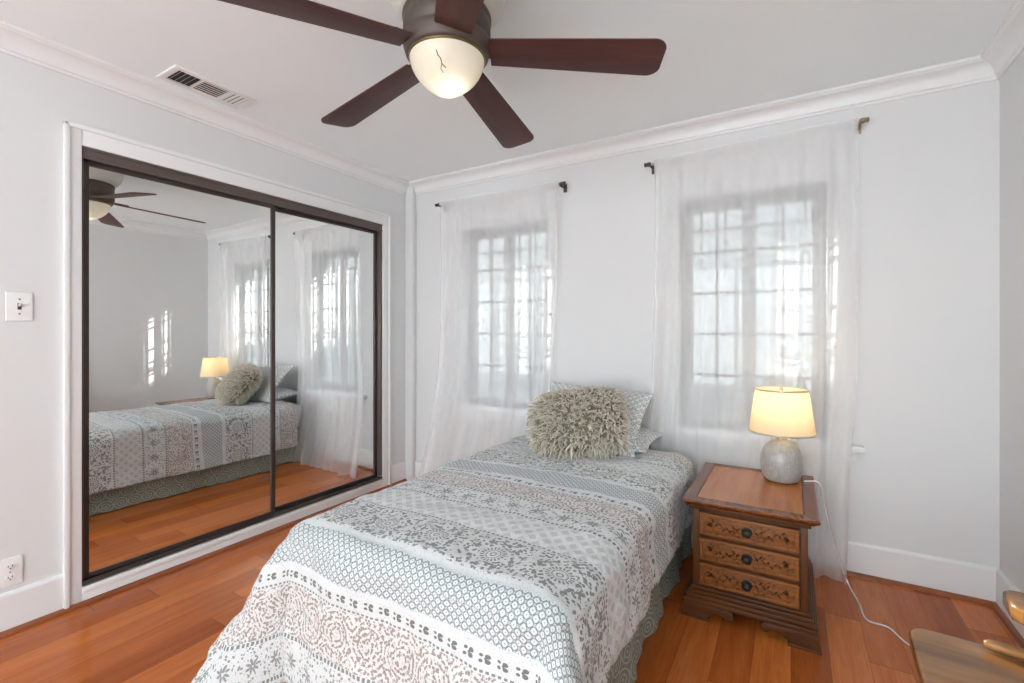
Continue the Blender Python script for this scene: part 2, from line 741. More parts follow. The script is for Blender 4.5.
# corner chase at the back left
bm = NB()
box(bm, LX, LX + 0.085, BY - 0.05, BY, 0, CZ, 0.012, 3)
struct('trim_corner', bm, 'wall_paint', True)


def crown(name, axis, fixed, sgn, lo, hi):
    """stepped and coved crown profile; sgn = direction into the room"""
    p = [(0, 0), (0, -0.092), (0.010, -0.092), (0.012, -0.082), (0.020, -0.078)]
    for i in range(9):
        t = i / 8 * pi / 2
        p.append((0.022 + 0.046 * (1 - cos(t)), -0.072 + 0.050 * sin(t)))
    p += [(0.072, -0.016), (0.082, -0.012), (0.082, 0)]
    bm = NB()
    pts = [(fixed + sgn * a, CZ + b) for a, b in p]
    prism(bm, pts, axis, lo, hi)
    return struct(name, bm, 'trim_paint', True)


crown('trim_crown_left', 1, LX, 1, FY, BY)
crown('trim_crown_back', 0, BY, -1, LX, RX)
crown('trim_crown_right', 1, RX, -1, FY, BY)


def base_profile(h=0.165):
    return [(0, 0), (0.016, 0), (0.016, h - 0.012), (0.013, h - 0.004), (0.006, h), (0, h)]


def baseboard(name, axis, fixed, sgn, spans):
    bm = NB()
    for lo, hi in spans:
        prism(bm, [(fixed + sgn * a, b) for a, b in base_profile()], axis, lo, hi)
    return struct(name, bm, 'trim_paint')


baseboard('baseboard_left', 1, LX, 1, ((FY, 0.755), (2.68, BY - 0.05)))
baseboard('baseboard_back', 0, BY, -1, ((LX + 0.085, RX),))
baseboard('baseboard_right', 1, RX, -1, ((FY, BY),))


def quarter(name, axis, fixed, sgn, lo, hi):
    r = 0.018
    pts = [(fixed, 0)] + [(fixed + sgn * r * cos(t), r * sin(t)) for t in [i * pi / 2 / 6 for i in range(7)]]
    bm = NB()
    prism(bm, pts, axis, lo, hi)
    return struct(name, bm, 'molding_wood', True)


quarter('trim_floor_left', 1, LX + 0.016, 1, FY, BY - 0.06)
quarter('trim_floor_back', 0, BY - 0.016, -1, LX + 0.1, RX)
quarter('trim_floor_right', 1, RX - 0.016, -1, FY, BY)

# ---- closet casing: moulded white trim round the opening
bm = NB()


def casing_bar(bm, y0, y1, z0, z1):
    box(bm, LX, LX + 0.016, y0, y1, z0, z1, 0.004)


casing_bar(bm, CY0 - 0.058, CY0, 0.0, CZ1 + 0.085)
casing_bar(bm, CY1, CY1 + 0.072, 0.0, CZ1 + 0.085)
casing_bar(bm, CY0, CY1, CZ1, CZ1 + 0.085)
box(bm, LX, LX + 0.026, CY0 - 0.062, CY0 - 0.042, 0, CZ1 + 0.088, 0.006)
box(bm, LX, LX + 0.026, CY1 + 0.056, CY1 + 0.076, 0, CZ1 + 0.088, 0.006)
box(bm, LX, LX + 0.026, CY0 - 0.062, CY1 + 0.076, CZ1 + 0.068, CZ1 + 0.090, 0.006)
struct('trim_closet', bm, 'trim_paint', True)
bm = NB()
box(bm, LX, LX + 0.016, CY0, CY1, 0.0, CZ0 - 0.002, 0.003)
box(bm, LX, LX + 0.024, CY0, CY1, CZ0 - 0.026, CZ0 - 0.002, 0.004)
struct('trim_closet_sill', bm, 'trim_paint', True)
# metal tracks
bm = NB()
box(bm, LX - 0.105, LX + 0.004, CY0, CY1, CZ1 - 0.052, CZ1, 0.003)
box(bm, LX - 0.002, LX + 0.010, CY0, CY1, CZ1 - 0.012, CZ1, 0.002)
box(bm, LX - 0.002, LX + 0.010, CY0, CY1, CZ1 - 0.056, CZ1 - 0.044, 0.002)
struct('trim_closet_track', bm, 'bronze', True)
bm = NB()
box(bm, LX - 0.105, LX + 0.006, CY0, CY1, CZ0, CZ0 + 0.012, 0.002)
for xx in (LX - 0.0, LX - 0.098):
    box(bm, xx - 0.003, xx + 0.003, CY0, CY1, CZ0 + 0.01, CZ0 + 0.018, 0.001)
struct('trim_closet_rail', bm, 'bronze_dark', True)
# jamb channels
bm = NB()
box(bm, LX - 0.105, LX + 0.004, CY0, CY0 + 0.010, CZ0 + 0.024, CZ1 - 0.052, 0.002)
box(bm, LX - 0.105, LX + 0.004, CY1 - 0.022, CY1, CZ0 + 0.024, CZ1 - 0.052, 0.002)
struct('trim_closet_jamb', bm, 'bronze', True)


def mirror_door(label, y0, y1, x):
    z0, z1 = CZ0 + 0.017, CZ1 - 0.054
    t = thing('mirror_door', label, 'closet door', (x, y0, z0), radians(-1.25), 'mirrored closet sliding doors')
    w, h = y1 - y0, z1 - z0
    s = 0.026
    bm = NB()
    box(bm, -0.014, 0.008, 0, s, 0, h, 0.004)
    box(bm, -0.014, 0.008, w - s, w, 0, h, 0.004)
    box(bm, -0.014, 0.006, s, w - s, 0, 0.020, 0.003)
    box(bm, -0.014, 0.006, s, w - s, h - 0.022, h, 0.003)
    obj('door_frame', bm, 'bronze_dark', t, True)
    bm = NB()
    box(bm, -0.004, 0.0, s * 0.6, w - s * 0.6, 0.012, h - 0.012)
    obj('mirror_panel', bm, 'mirror', t)
    return t


mirror_door('mirrored closet door nearer the light switch, sliding in front of the other one', CY0 + 0.010, 1.735, LX - 0.026)
mirror_door('mirrored closet door nearer the back corner, reflecting the curtained window', 1.69, CY1 - 0.022, LX - 0.055)

# ---- windows
FYW = BY + 0.085


def window(n, x0, x1, sill):
    w = struct('window_%d' % n, loc=(x0, FYW, WZ0))
    W, H = x1 - x0, WZ1 - WZ0
    f = 0.030
    bm = NB()
    box(bm, 0, f, 0, 0.05, 0, H, 0.003)
    box(bm, W - f, W, 0, 0.05, 0, H, 0.003)
    box(bm, f, W - f, 0, 0.05, 0, f, 0.003)
    box(bm, f, W - f, 0, 0.05, H - f, H, 0.003)
    obj('window_frame', bm, 'window_metal', w, True)
    mid = W / 2
    for a, b in ((f, mid - 0.002), (mid + 0.002, W - f)):
        bm = NB()
        s = 0.034
        z0, z1 = f + 0.002, H - f - 0.002
        box(bm, a, a + s, 0.006, 0.036, z0, z1, 0.003)
        box(bm, b - s, b, 0.006, 0.036, z0, z1, 0.003)
        box(bm, a + s, b - s, 0.006, 0.036, z0, z0 + s, 0.003)
        box(bm, a + s, b - s, 0.006, 0.036, z1 - s, z1, 0.003)
        sash = obj('casement_sash', bm, 'window_metal', w, True)
        bm = NB()
        cx = (a + b) / 2
        box(bm, cx - 0.008, cx + 0.008, 0.008, 0.032, z0 + s, z1 - s, 0.002)
        for k in range(1, 5):
            zz = z0 + s + (z1 - z0 - 2 * s) * k / 5
            box(bm, a + s, b - s, 0.008, 0.032, zz - 0.008, zz + 0.008, 0.002)
        obj('muntins', bm, 'window_metal', sash, True)
        bm = NB()
        box(bm, a + s * 0.7, b - s * 0.7, 0.019, 0.022, z0 + s * 0.7, z1 - s * 0.7)
        obj('glass_pane', bm, 'glass', sash)
    # latch on the meeting stiles
    bm = NB()
    box(bm, mid - 0.02, mid + 0.008, -0.012, 0.006, H * 0.42, H * 0.42 + 0.05, 0.003)
    tube(bm, [(mid - 0.006, -0.018, H * 0.42 + 0.025), (mid - 0.008, -0.02, H * 0.42 - 0.05)], 0.006)
    obj('latch', bm, 'window_metal', w, True)
    bm = NB()
    box(bm, sill[0] - x0, sill[1] - x0, BY - FYW - 0.055, BY - FYW, -0.032, -0.001, 0.006)
    box(bm, 0.001, W - 0.001, BY - FYW - 0.01, 0.0, -0.02, -0.001, 0.002)
    box(bm, sill[0] - x0 + 0.03, sill[1] - x0 - 0.03, BY - FYW - 0.018, BY - FYW, -0.085, -0.032, 0.004)
    obj('window_sill', bm, 'trim_paint', w, True)
    return w


window(1, *WINS[1], (-2.27, -1.33))
window(2, *WINS[2], (-0.71, 0.312))
# frame of the window added behind the camera to brighten the room
w3 = struct('window_3', loc=(FW[0], FY - 0.10, FW[2]))
bm = NB()
W, H = FW[1] - FW[0], FW[3] - FW[2]
for a, b, c, d in ((0, 0.05, 0, H), (W - 0.05, W, 0, H), (W / 2 - 0.03, W / 2 + 0.03, 0.05, H - 0.05), (0.05, W - 0.05, 0, 0.05), (0.05, W - 0.05, H - 0.05, H)):
    box(bm, a, b, -0.02, 0.03, c, d, 0.003)
obj('window_frame', bm, 'trim_paint', w3)


def spiral(cx, cz, r0, turns, sgn, start, y, n=26):
    out = []
    for i in range(n):
        t = i / (n - 1)
        r = r0 * (1 - 0.82 * t)
        a = start + sgn * t * turns * 2 * pi
        out.append((cx + r * cos(a), y, cz + r * sin(a)))
    return out


def grille(n, x0, x1, label):
    y = BY + T + 0.045
    g = thing('security_grille', label, 'window grille', ((x0 + x1) / 2, y, WZ0), 0, 'wrought iron grilles outside the windows')
    W, H = (x1 - x0) + 0.10, WZ1 - WZ0
    h = W / 2
    bm = NB()
    for z in (0.02, 0.165, 0.60, 0.74, 1.20):
        box(bm, -h, h, -0.006, 0.006, z - 0.010, z + 0.010)
    k = 6
    for i in range(k + 1):
        x = -h + 2 * h * i / k
        box(bm, x - 0.007, x + 0.007, -0.007, 0.007, 0.0, H + 0.02)
    for sx in (-1, 1):
        for z in (0.05, 1.15):
            box(bm, sx * h - 0.008, sx * h + 0.008, -0.040, 0.0, z, z + 0.03)
    obj('bars', bm, 'grille_metal', g)
    for i in range(k):
        x = -h + 2 * h * (i + 0.5) / k
        for s in (-1, 1):
            bm = NB()
            tube(bm, spiral(x + s * 0.022, 0.668, 0.028, 1.5, s, pi / 2, 0), 0.0045, 6)
            obj('scroll', bm, 'grille_metal', g, True)
    return g


grille(1, *WINS[1], 'scrolled iron security grille outside the window nearer the closet')
grille(2, *WINS[2], 'scrolled iron security grille outside the window behind the lamp')

# outside: the neighbouring house, a farther one, and the side yard
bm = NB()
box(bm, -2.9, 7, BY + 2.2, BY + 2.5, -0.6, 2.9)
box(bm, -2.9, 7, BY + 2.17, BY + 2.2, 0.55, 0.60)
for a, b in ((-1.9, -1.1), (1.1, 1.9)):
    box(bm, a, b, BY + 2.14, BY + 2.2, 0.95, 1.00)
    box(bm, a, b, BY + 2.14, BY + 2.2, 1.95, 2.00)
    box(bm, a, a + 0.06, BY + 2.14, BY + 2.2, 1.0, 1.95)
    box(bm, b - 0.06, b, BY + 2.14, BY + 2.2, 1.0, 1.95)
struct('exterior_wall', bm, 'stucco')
bm = NB()
box(bm, -12, -2.0, BY + 4.6, BY + 4.9, -0.6, 3.80)
box(bm, -12, -2.0, BY + 4.55, BY + 4.6, 3.65, 3.85)
struct('exterior_wall_far', bm, 'stucco')
bm = NB()
box(bm, -5, 3, BY + T, BY + 0.85, 2.26, 2.36)
struct('exterior_eave_added', bm, 'trim_paint')  # unseen overhang, added to cut the sun patches off at the top
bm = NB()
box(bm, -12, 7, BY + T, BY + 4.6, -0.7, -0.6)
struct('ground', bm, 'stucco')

# ================================================================== CURTAINS


def curtain(label, x0, x1, ztop0, ztop1, left, right, ymid, seed, ybot=0.0):
    """sheer panel gathered on its rod; left/right(t): how far the side edges wander at height fraction t (0 top, 1 floor)"""
    bm = NB()
    nx, nz = 220, 60
    rnd = random.Random(seed)
    ph = [rnd.uniform(0, 6.28) for _ in range(8)]
    grid = []
    for j in range(nz + 1):
        t = j / nz
        row = []
        for i in range(nx + 1):
            s = i / nx
            # cloth is bunched towards both sides
            xl, xr = x0 + left(t), x1 + right(t)
            ss = s + 0.05 * sin(2 * pi * s) * (1 - 0.25 * t)
            ss = ss + 0.004 * sin(2 * pi * s * 9 + ph[0]) * (0.4 + t)
            x = xl + (xr - xl) * ss
            e = abs(2 * s - 1) ** 1.8
            amp = (0.006 + 0.020 * e) * (0.55 + 0.6 * t)
            f = sin(2 * pi * s * 8 + ph[1] + 0.9 * sin(3 * t + ph[2])) + 0.7 * sin(2 * pi * s * 17 + ph[3]) * e \
                + 0.5 * sin(2 * pi * s * 5 + ph[4] + t * 1.2)
            y = ymid + amp * f - ybot * max(0, (t - 0.55) / 0.45) ** 2
            zt = ztop0 + (ztop1 - ztop0) * s
            z = zt * (1 - t) + 0.006 * t + 0.010 * sin(2 * pi * s * 6 + ph[5]) * t * (t < 0.999) * 0.3
            if t < 0.035:
                y = ymid - 0.012 + 0.2 * amp * f
            row.append(bm.verts.new((x, min(y, BY - 0.058 if z < 0.70 and z > 0.55 else BY - 0.02), z)))
        grid.append(row)
    for j in range(nz):
        for i in range(nx):
            bm.faces.new((grid[j][i], grid[j + 1][i], grid[j + 1][i + 1], grid[j][i + 1]))
    o = obj('sheer_curtain', bm, 'sheer', None, True, angle=180)
    tag(o, label, 'curtain', 'sheer white curtains')
    return o


YC = BY - 0.085
curtain('sheer white curtain at the window nearer the closet, flaring at its foot', -2.315, -1.325, 2.222, 2.215,
        lambda t: -0.115 * t ** 2.2 + 0.015 * sin(5 * t), lambda t: -0.10 * t ** 1.6 + 0.01 * sin(6 * t), YC, 3, 0.16)
curtain('sheer white curtain at the window behind the table lamp, trailing on the floor', -0.697, 0.280, 2.238, 2.262,
        lambda t: -0.02 * t + 0.008 * sin(6 * t), lambda t: -0.06 * max(0, t - 0.55) / 0.45 + 0.008 * sin(7 * t), YC, 11, 0.055)


def rod(label, x0, x1, z0, z1, mats, group):
    t = thing('curtain_rod', label, 'curtain rod', ((x0 + x1) / 2, BY, (z0 + z1) / 2), 0, group)
    h = (x1 - x0) / 2
    dz = (z1 - z0) / 2
    bm = NB()
    tube(bm, [(-h, YC - BY, -dz), (h, YC - BY, dz)], 0.008, 10)
    obj('pole', bm, 'rod_white', t, True)
    for s, mt in ((-1, mats[0]), (1, mats[1])):
        bm = NB()
        y = YC - BY
        tube(bm, [(s * (h - 0.004), y, s * dz), (s * (h + 0.010), y, s * dz), (s * (h + 0.018), y, s * dz), (s * (h + 0.034), y, s * dz)],
             [0.010, 0.014, 0.011, 0.013], 12)
        obj('finial', bm, mt, t, True)
        bm = NB()
        box(bm, s * h - 0.012, s * h + 0.012, -0.008, 0.0, s * dz - 0.035, s * dz + 0.018, 0.002)
        tube(bm, [(s * h, -0.004, s * dz - 0.008), (s * h, y + 0.004, s * dz - 0.010)], 0.006, 8)
        obj('bracket', bm, mt, t, True)
    return t


rod('thin dark curtain rod above the window nearer the closet', -2.340, -1.312, 2.206, 2.200, ('rod_bronze', 'rod_bronze'), 'curtain rods')
rod('thin curtain rod above the lamp window, one bracket brassy', -0.722, 0.290, 2.222, 2.247, ('rod_bronze', 'rod_brass'), 'curtain rods')

# ================================================================== CEILING VENT
t = thing('ceiling_vent', 'white louvred air vent in the ceiling above the closet', 'air vent', (-2.50, 1.235, CZ), 0)
bm = NB()
vw, vl = 0.095, 0.19
for a, b, c, d in ((-vw, -vw + 0.028, -vl, vl), (vw - 0.028, vw, -vl, vl), (-vw + 0.028, vw - 0.028, -vl, -vl + 0.028), (-vw + 0.028, vw - 0.028, vl - 0.028, vl)):
    box(bm, a, b, c, d, -0.010, 0.0, 0.003)
obj('vent_frame', bm, 'vent_white', t, True)
bm = NB()
box(bm, -vw + 0.02, vw - 0.02, -vl + 0.02, vl - 0.02, -0.001, 0.0)
obj('backing', bm, 'vent_dark', t)
bm = NB()


def slat(bm, p0, p1, wid, tilt):
    p0, p1 = Vector(p0), Vector(p1)
    d = (p1 - p0).normalized()
    s = d.cross(Vector((0, 0, 1)))
    w = s * (wid * cos(tilt)) + Vector((0, 0, 1)) * (wid * sin(tilt))
    n = Vector((0, 0, 0.0008))
    vs = [bm.verts.new(q) for q in (p0 - w, p1 - w, p1 + w, p0 + w, p0 - w + n, p1 - w + n, p1 + w + n, p0 + w + n)]
    for f in ((0, 3, 2, 1), (4, 5, 6, 7), (0, 1, 5, 4), (2, 3, 7, 6), (1, 2, 6, 5), (3, 0, 4, 7)):
        bm.faces.new([vs[i] for i in f])


iy, ix = vl - 0.028, vw - 0.028
b1, b2 = -iy + 0.105, iy - 0.09
for k in range(5):
    y = -iy + 0.012 + k * 0.021
    slat(bm, (-ix, y, -0.007), (ix, y, -0.007), 0.006, -0.75)
for k in range(6):
    x = -ix + 0.010 + k * 0.022
    slat(bm, (x, b1 + 0.006, -0.007), (x, b2 - 0.006, -0.007), 0.0098, -0.25)
for k in range(4):
    y = b2 + 0.012 + k * 0.022
    slat(bm, (-ix, y, -0.007), (ix, y, -0.007), 0.0075, 0.12)
for y in (b1, b2):
    box(bm, -ix, ix, y - 0.004, y + 0.004, -0.010, -0.001)
obj('louvres', bm, 'vent_white', t)

# ================================================================== SWITCH AND OUTLET
t = thing('light_switch', 'white toggle light switch plate on the wall left of the closet', 'light switch', (LX, 0.617, 1.325))
bm = NB()
box(bm, 0, 0.006, -0.040, 0.040, -0.060, 0.060, 0.0035, 3)
obj('plate', bm, 'white_plastic', t, True)
bm = NB()
box(bm, 0.0055, 0.0070, -0.006, 0.006, -0.013, 0.013)
obj('slot', bm, 'dark_plastic', t)
bm = NB()
box(bm, 0, 0.016, -0.0042, 0.0042, -0.004, 0.004, 0.0015, mat=Matrix.Translation((0.006, 0, 0.002)) @ Matrix.Rotation(-0.5, 4, 'Y'))
obj('toggle', bm, 'white_plastic', t, True)
for z in (-0.03, 0.03):
    bm = NB()
    tube(bm, [(0.004, 0, z), (0.0072, 0, z)], 0.0035, 10)
    obj('screw', bm, 'screw_metal', t, True)

t = thing('wall_outlet', 'white duplex wall outlet just above the baseboard', 'wall outlet', (LX, 0.590, 0.243))
bm = NB()
box(bm, 0, 0.006, -0.038, 0.038, -0.058, 0.058, 0.0035, 3)
obj('plate', bm, 'white_plastic', t, True)
for z in (-0.022, 0.022):
    bm = NB()
    pts = [(0.017 * cos(a), 0.013 * sin(a) + z) for a in [i * pi / 12 for i in range(24)]]
    pts = [(max(-0.0165, min(0.0165, p[0] * 1.2)), p[1]) for p in pts]
    prism(bm, pts, 0, 0.005, 0.0085, 0.001)
    r = obj('receptacle', bm, 'white_plastic', t, True)
    bm = NB()
    for y in (-0.006, 0.006):
        box(bm, 0.008, 0.0090, y - 0.0012, y + 0.0012, z - 0.001, z + 0.0065)
    tube(bm, [(0.008, 0, z - 0.007), (0.0090, 0, z - 0.007)], 0.0025, 10)
    obj('slots', bm, 'dark_plastic', r)
bm = NB()
tube(bm, [(0.004, 0, 0), (0.0072, 0, 0)], 0.003, 10)
obj('screw', bm, 'screw_metal', t, True)

# ================================================================== CEILING FAN
FC = (-1.034, 1.292)
fan = thing('ceiling_fan', 'bronze five-blade ceiling fan with a lit bowl light', 'ceiling fan', (FC[0], FC[1], CZ), 0)
bm = NB()
lathe(bm, [(0.205, 0.0), (0.207, -0.012), (0.203, -0.05), (0.190, -0.085), (0.168, -0.11), (0.150, -0.12)], 48)
can = obj('canopy', bm, 'cream_enamel', fan, True)
bm = NB()
box(bm, -0.006, 0.006, -0.002, 0.002, -0.004, 0.004, mat=Matrix.Translation((-0.12, -0.161, -0.055)) @ Matrix.Rotation(-0.6, 4, 'Z'))
obj('canopy_slot', bm, 'bronze_dark', can)
bm = NB()
lathe(bm, [(0.130, -0.110), (0.150, -0.118), (0.154, -0.126), (0.154, -0.136), (0.149, -0.140), (0.151, -0.146), (0.152, -0.196), (0.147, -0.200),
           (0.147, -0.206), (0.152, -0.210), (0.153, -0.222), (0.149, -0.240), (0.144, -0.256), (0.138, -0.264), (0.128, -0.264)], 48)
obj('motor_housing', bm, 'fan_bronze', fan, True, angle=50)
bm = NB()
lathe(bm, [(0.128, -0.260), (0.133, -0.262), (0.135, -0.266), (0.133, -0.270), (0.129, -0.271)], 80, False, False, ripple=(40, 0.008))
obj('light_rim', bm, 'brass_dark', fan, True)
bm = NB()
BZ, BH = -0.264, 0.132
prof = []
for i in range(18):
    s = i / 17
    r = 0.130 * (1 - s ** 1.9) ** 0.70 if s < 1 else 0.002
    prof.append((max(r, 0.002), BZ - BH * s))
lathe(bm, prof, 48, False, True)
bowl = obj('glass_bowl', bm, 'alabaster', fan, True)
# the dark hairline mark on the bowl


def on_bowl(az, s):
    r = 0.130 * (1 - s ** 1.9) ** 0.70 + 0.001
    return (r * cos(az), r * sin(az), BZ - BH * s)


bm = NB()
toc = atan2(-FC[1], -FC[0])
tube(bm, [on_bowl(toc - d, s) for d, s in ((0.30, 0.30), (0.27, 0.40), (0.20, 0.46), (0.18, 0.55), (0.05, 0.62))], 0.0016, 6)
tube(bm, [on_bowl(toc - d, s) for d, s in ((0.18, 0.55), (0.24, 0.64), (0.16, 0.70))], 0.0011, 6)
obj('hairline_crack', bm, 'crack_line', bowl)
bm = NB()
bmesh.ops.create_icosphere(bm, subdivisions=2, radius=0.022, matrix=Matrix.Translation((0.020, 0.0, -0.335)))
obj('bulb', bm, 'fan_bulb', fan, True)
fl = lamp('fan_light', 'POINT', (FC[0] + 0.020, FC[1] + 0.0, CZ - 0.354), 0.45, (1.0, 0.96, 0.88), 0.024)


def blade_bm():
    bm = NB()
    r0, r1 = 0.150, 0.745
    top = []
    n = 14
    pts = []
    w0, w1 = 0.060, 0.082
    pts.append((r0, -w0))
    for i in range(7):
        pts.append((r0 + (r1 - 0.045 - r0) * (i + 1) / 7, -(w0 + (w1 - w0) * (i + 1) / 7)))
    for i in range(1, 8):
        a = -pi / 2 + i * pi / 2 / 8
        pts.append((r1 - 0.045 + 0.045 * cos(a), -(w1 - 0.045) + 0.045 * sin(a)))
    m = [(x, -y) for x, y in reversed(pts)]
    prism(bm, pts + m, 2, -0.003, 0.003, 0.0012, 2)
    bmesh.ops.rotate(bm, verts=bm.verts, cent=(0, 0, 0), matrix=Matrix.Rotation(radians(-10), 3, 'X'))
    return bm


for k in range(5):
    an = radians(27.5 + 72 * k)
    o = obj('blade', blade_bm(), 'fan_blade_wood', fan, True)
    o.location = (0, 0, -0.236)
    o.rotation_euler = (Matrix.Rotation(an, 3, 'Z') @ Matrix.Rotation(radians(3.9), 3, 'Y')).to_euler()
    bm = NB()
    prism(bm, [(0.12, -0.03), (0.20, -0.045), (0.235, -0.02), (0.235, 0.02), (0.20, 0.045), (0.12, 0.03)], 2, 0.004, 0.012, 0.002)
    bmesh.ops.rotate(bm, verts=bm.verts, cent=(0, 0, 0), matrix=Matrix.Rotation(radians(-10), 3, 'X'))
    obj('blade_iron', bm, 'fan_bronze', o, True)

# ================================================================== BED
BXC, BW = -1.005, 0.97
BY0, BY1 = 1.03, 2.86
MT = 0.515
bed = thing('bed', 'twin bed with a patterned skirt, its head between the two windows', 'bed', (BXC, (BY0 + BY1) / 2, 0))
L = BY1 - BY0
bm = NB()
box(bm, -BW / 2 + 0.01, BW / 2 - 0.01, -L / 2 + 0.01, L / 2, 0.13, 0.295, 0.02)
obj('box_spring', bm, 'box_fabric', bed, True)
bm = NB()
box(bm, -BW / 2, BW / 2, -L / 2, L / 2, 0.297, MT, 0.05, 4)
uv = [(v.co.x + v.co.z, v.co.y) for v in bm.verts]
o = obj('mattress', bm, 'sheet_print', bed, True)
set_uv(o, uv)
for sx in (-1, 1):
    for sy in (-1, 1):
        bm = NB()
        lathe(bm, [(0.022, 0.0), (0.026, 0.01), (0.026, 0.05), (0.02, 0.06), (0.02, 0.13)], 16, c=(sx * (BW / 2 - 0.08), sy * (L / 2 - 0.08), 0))
        obj('leg', bm, 'black_castor', bed, True)
# skirt: a pleated valance round three sides
path = []
h, g = BW / 2 + 0.004, L / 2 + 0.004
seq = []
N1, N2 = 150, 80
for i in range(N1):
    seq.append((-h, g - 2 * g * i / N1, -1, 0))
for i in range(N2):
    seq.append((-h + 2 * h * i / N2, -g, 0, -1))
for i in range(N1 + 1):
    seq.append((h, -g + 2 * g * i / N1, 1, 0))
bm = NB()
rows = []
uv = []
acc = 0
prev = None
nzs = 10
cols = []
for x, y, nx_, ny_ in seq:
    if prev:
        acc += hypot(x - prev[0], y - prev[1])
    prev = (x, y)
    c = []
    for k in range(nzs + 1):
        tt = k / nzs
        o_ = 0.006 + (0.028 * tt + 0.012 * tt * sin(acc * 17) + 0.006 * tt * sin(acc * 41))
        c.append(bm.verts.new((x + nx_ * o_, y + ny_ * o_, 0.30 * (1 - tt) + 0.006 * tt)))
        uv.append((acc, 0.30 * (1 - tt)))
    cols.append(c)
for i in range(len(cols) - 1):
    for k in range(nzs):
        bm.faces.new((cols[i][k], cols[i][k + 1], cols[i + 1][k + 1], cols[i + 1][k]))
o = obj('bed_skirt', bm, 'skirt_print', bed, True, angle=180)
set_uv(o, uv)

# ---- comforter: a flat sheet laid over the mattress, falling over three sides
CR = 0.075


def fall(e, ph):
    """profile over a rounded edge: (outwards, down) for cloth length e past the edge, falling at angle ph off vertical"""
    q = CR * (pi / 2 - ph)
    if e <= q:
        return CR * sin(e / CR), CR * (1 - cos(e / CR))
    a = pi / 2 - ph
    return CR * sin(a) + (e - q) * sin(ph), CR * (1 - cos(a)) + (e - q) * cos(ph)


def comforter():
    bm = NB()
    x0, x1 = -1.555 + CR, -0.45 - CR          # flat part
    y0, y1 = 0.995 + CR, 2.68
    eL, eR, eF = 0.435, 0.33, 0.565
    top = 0.55
    dx, dy = 0.012, 0.012
    A = []
    v = x0 - eL
    while v < x1 + eR + 1e-6:
        A.append(v)
        v += dx
    A[-1] = x1 + eR
    B = []
    v = y0 - eF
    while v < y1 + 1e-6:
        B.append(v)
        v += dy
    uvs, grid = [], []
    for b in B:
        row = []
        for a in A:
            ex = max(x0 - a, a - x1, 0.0)
            sx = -1 if a < x0 else 1
            ey = max(y0 - b, 0.0)
            px, py = min(max(a, x0), x1), max(b, y0)
            ox = oy = dn = 0.0
            if ex > 0 and ey > 0:
                th = atan2(ey, ex)
                r = hypot(ex, ey)
                em = (eL if sx < 0 else eR)
                edge = min(em / max(cos(th), 1e-4), eF / max(sin(th), 1e-4))
                lim = min(edge, 1.24 * max(em, eF) * 0.97)
                r *= lim / edge
                ph = 0.07 + 0.50 * sin(2 * th) ** 2.2
                o_, dn = fall(r, ph)
                ox, oy = sx * o_ * cos(th), -o_ * sin(th)
            elif ex > 0:
                w = 0.5 + 0.5 * sin(b * 8.0 + sx)
                ph = 0.05 + 0.05 * w * min(1, (b - y0) / 0.25)
                if sx > 0:
                    ph += 0.03 * max(0, min(1, (2.1 - b) / 0.5))
                o_, dn = fall(ex, ph)
                ox = sx * o_
            elif ey > 0:
                w = 0.5 + 0.5 * sin(a * 9.0 + 0.6)
                k = min(1, (a - x0) / 0.2, (x1 - a) / 0.2)
                o_, dn = fall(ey, 0.07 + 0.10 * w * max(0, k))
                oy = -o_
            # soft filling: long rolls and small puckers
            pf = 0.010 * noise.noise(Vector((a * 6, b * 6, 0.3))) + 0.005 * noise.noise(Vector((a * 22, b * 22, 1.7)))
            cr = 0.012 * (1 - ((a - (x0 + x1) / 2) / 0.55) ** 2) if dn == 0 else 0.0
            seam = -0.004 * math.exp(-((((b - 1.065) / 0.4625) % 1.0 - 0.5) / 0.03) ** 2)
            z = top - dn + cr + (pf + seam) * (1 if dn < CR else 0.4)
            n = Vector((ox, oy, 0))
            if n.length > 0 and dn >= CR * 0.6:
                n.normalize()
                px += n.x * (pf * 2 + seam)
                py += n.y * (pf * 2 + seam)
            row.append(bm.verts.new((px + ox, py + oy, max(z, 0.02))))
            uvs.append((a, b))
        grid.append(row)
    for j in range(len(B) - 1):
        for i in range(len(A) - 1):
            bm.faces.new((grid[j][i], grid[j][i + 1], grid[j + 1][i + 1], grid[j + 1][i]))
    o = obj('comforter', bm, 'quilt', None, True, angle=180)
    set_uv(o, uvs)
    sm = o.modifiers.new('thickness', 'SOLIDIFY')
    sm.thickness = 0.018
    sm.offset = -1.0
    tag(o, 'grey and white printed comforter spread over the bed, draped to near the floor', 'comforter')
    return o


comforter()


def pillow_bm(w, h, t, nu=44, nv=34, pinch=0.06, wr=0.004, seed=0.0, rnd_=0.0):
    """soft pillow lying flat in its own x-y plane"""
    bm = NB()
    uvs = []
    faces = []
    for side in (1, -1):
        g = []
        for j in range(nv + 1):
            v = 2 * j / nv - 1
            row = []
            for i in range(nu + 1):
                u = 2 * i / nu - 1
                d = (max(0, 1 - abs(u) ** 2.6) ** 0.55) * (max(0, 1 - abs(v) ** 2.6) ** 0.55)
                x = u * w / 2 * (1 - pinch * (1 - abs(v) ** 2) * abs(u) ** 3) * (1 - rnd_ * v ** 4)
                y = v * h / 2 * (1 - pinch * (1 - abs(u) ** 2) * abs(v) ** 3) * (1 - rnd_ * u ** 4)
                z = side * (t / 2 * d + wr * noise.noise(Vector((x * 14, y * 14, seed + side))) * min(1, d * 3))
                if d <= 1e-6:
                    z = 0.0
                row.append(bm.verts.new((x, y, z)))
                uvs.append((x, y))
            g.append(row)
        for j in range(nv):
            for i in range(nu):
                q = (g[j][i], g[j][i + 1], g[j + 1][i + 1], g[j + 1][i])
                bm.faces.new(q if side > 0 else tuple(reversed(q)))
    return bm, uvs


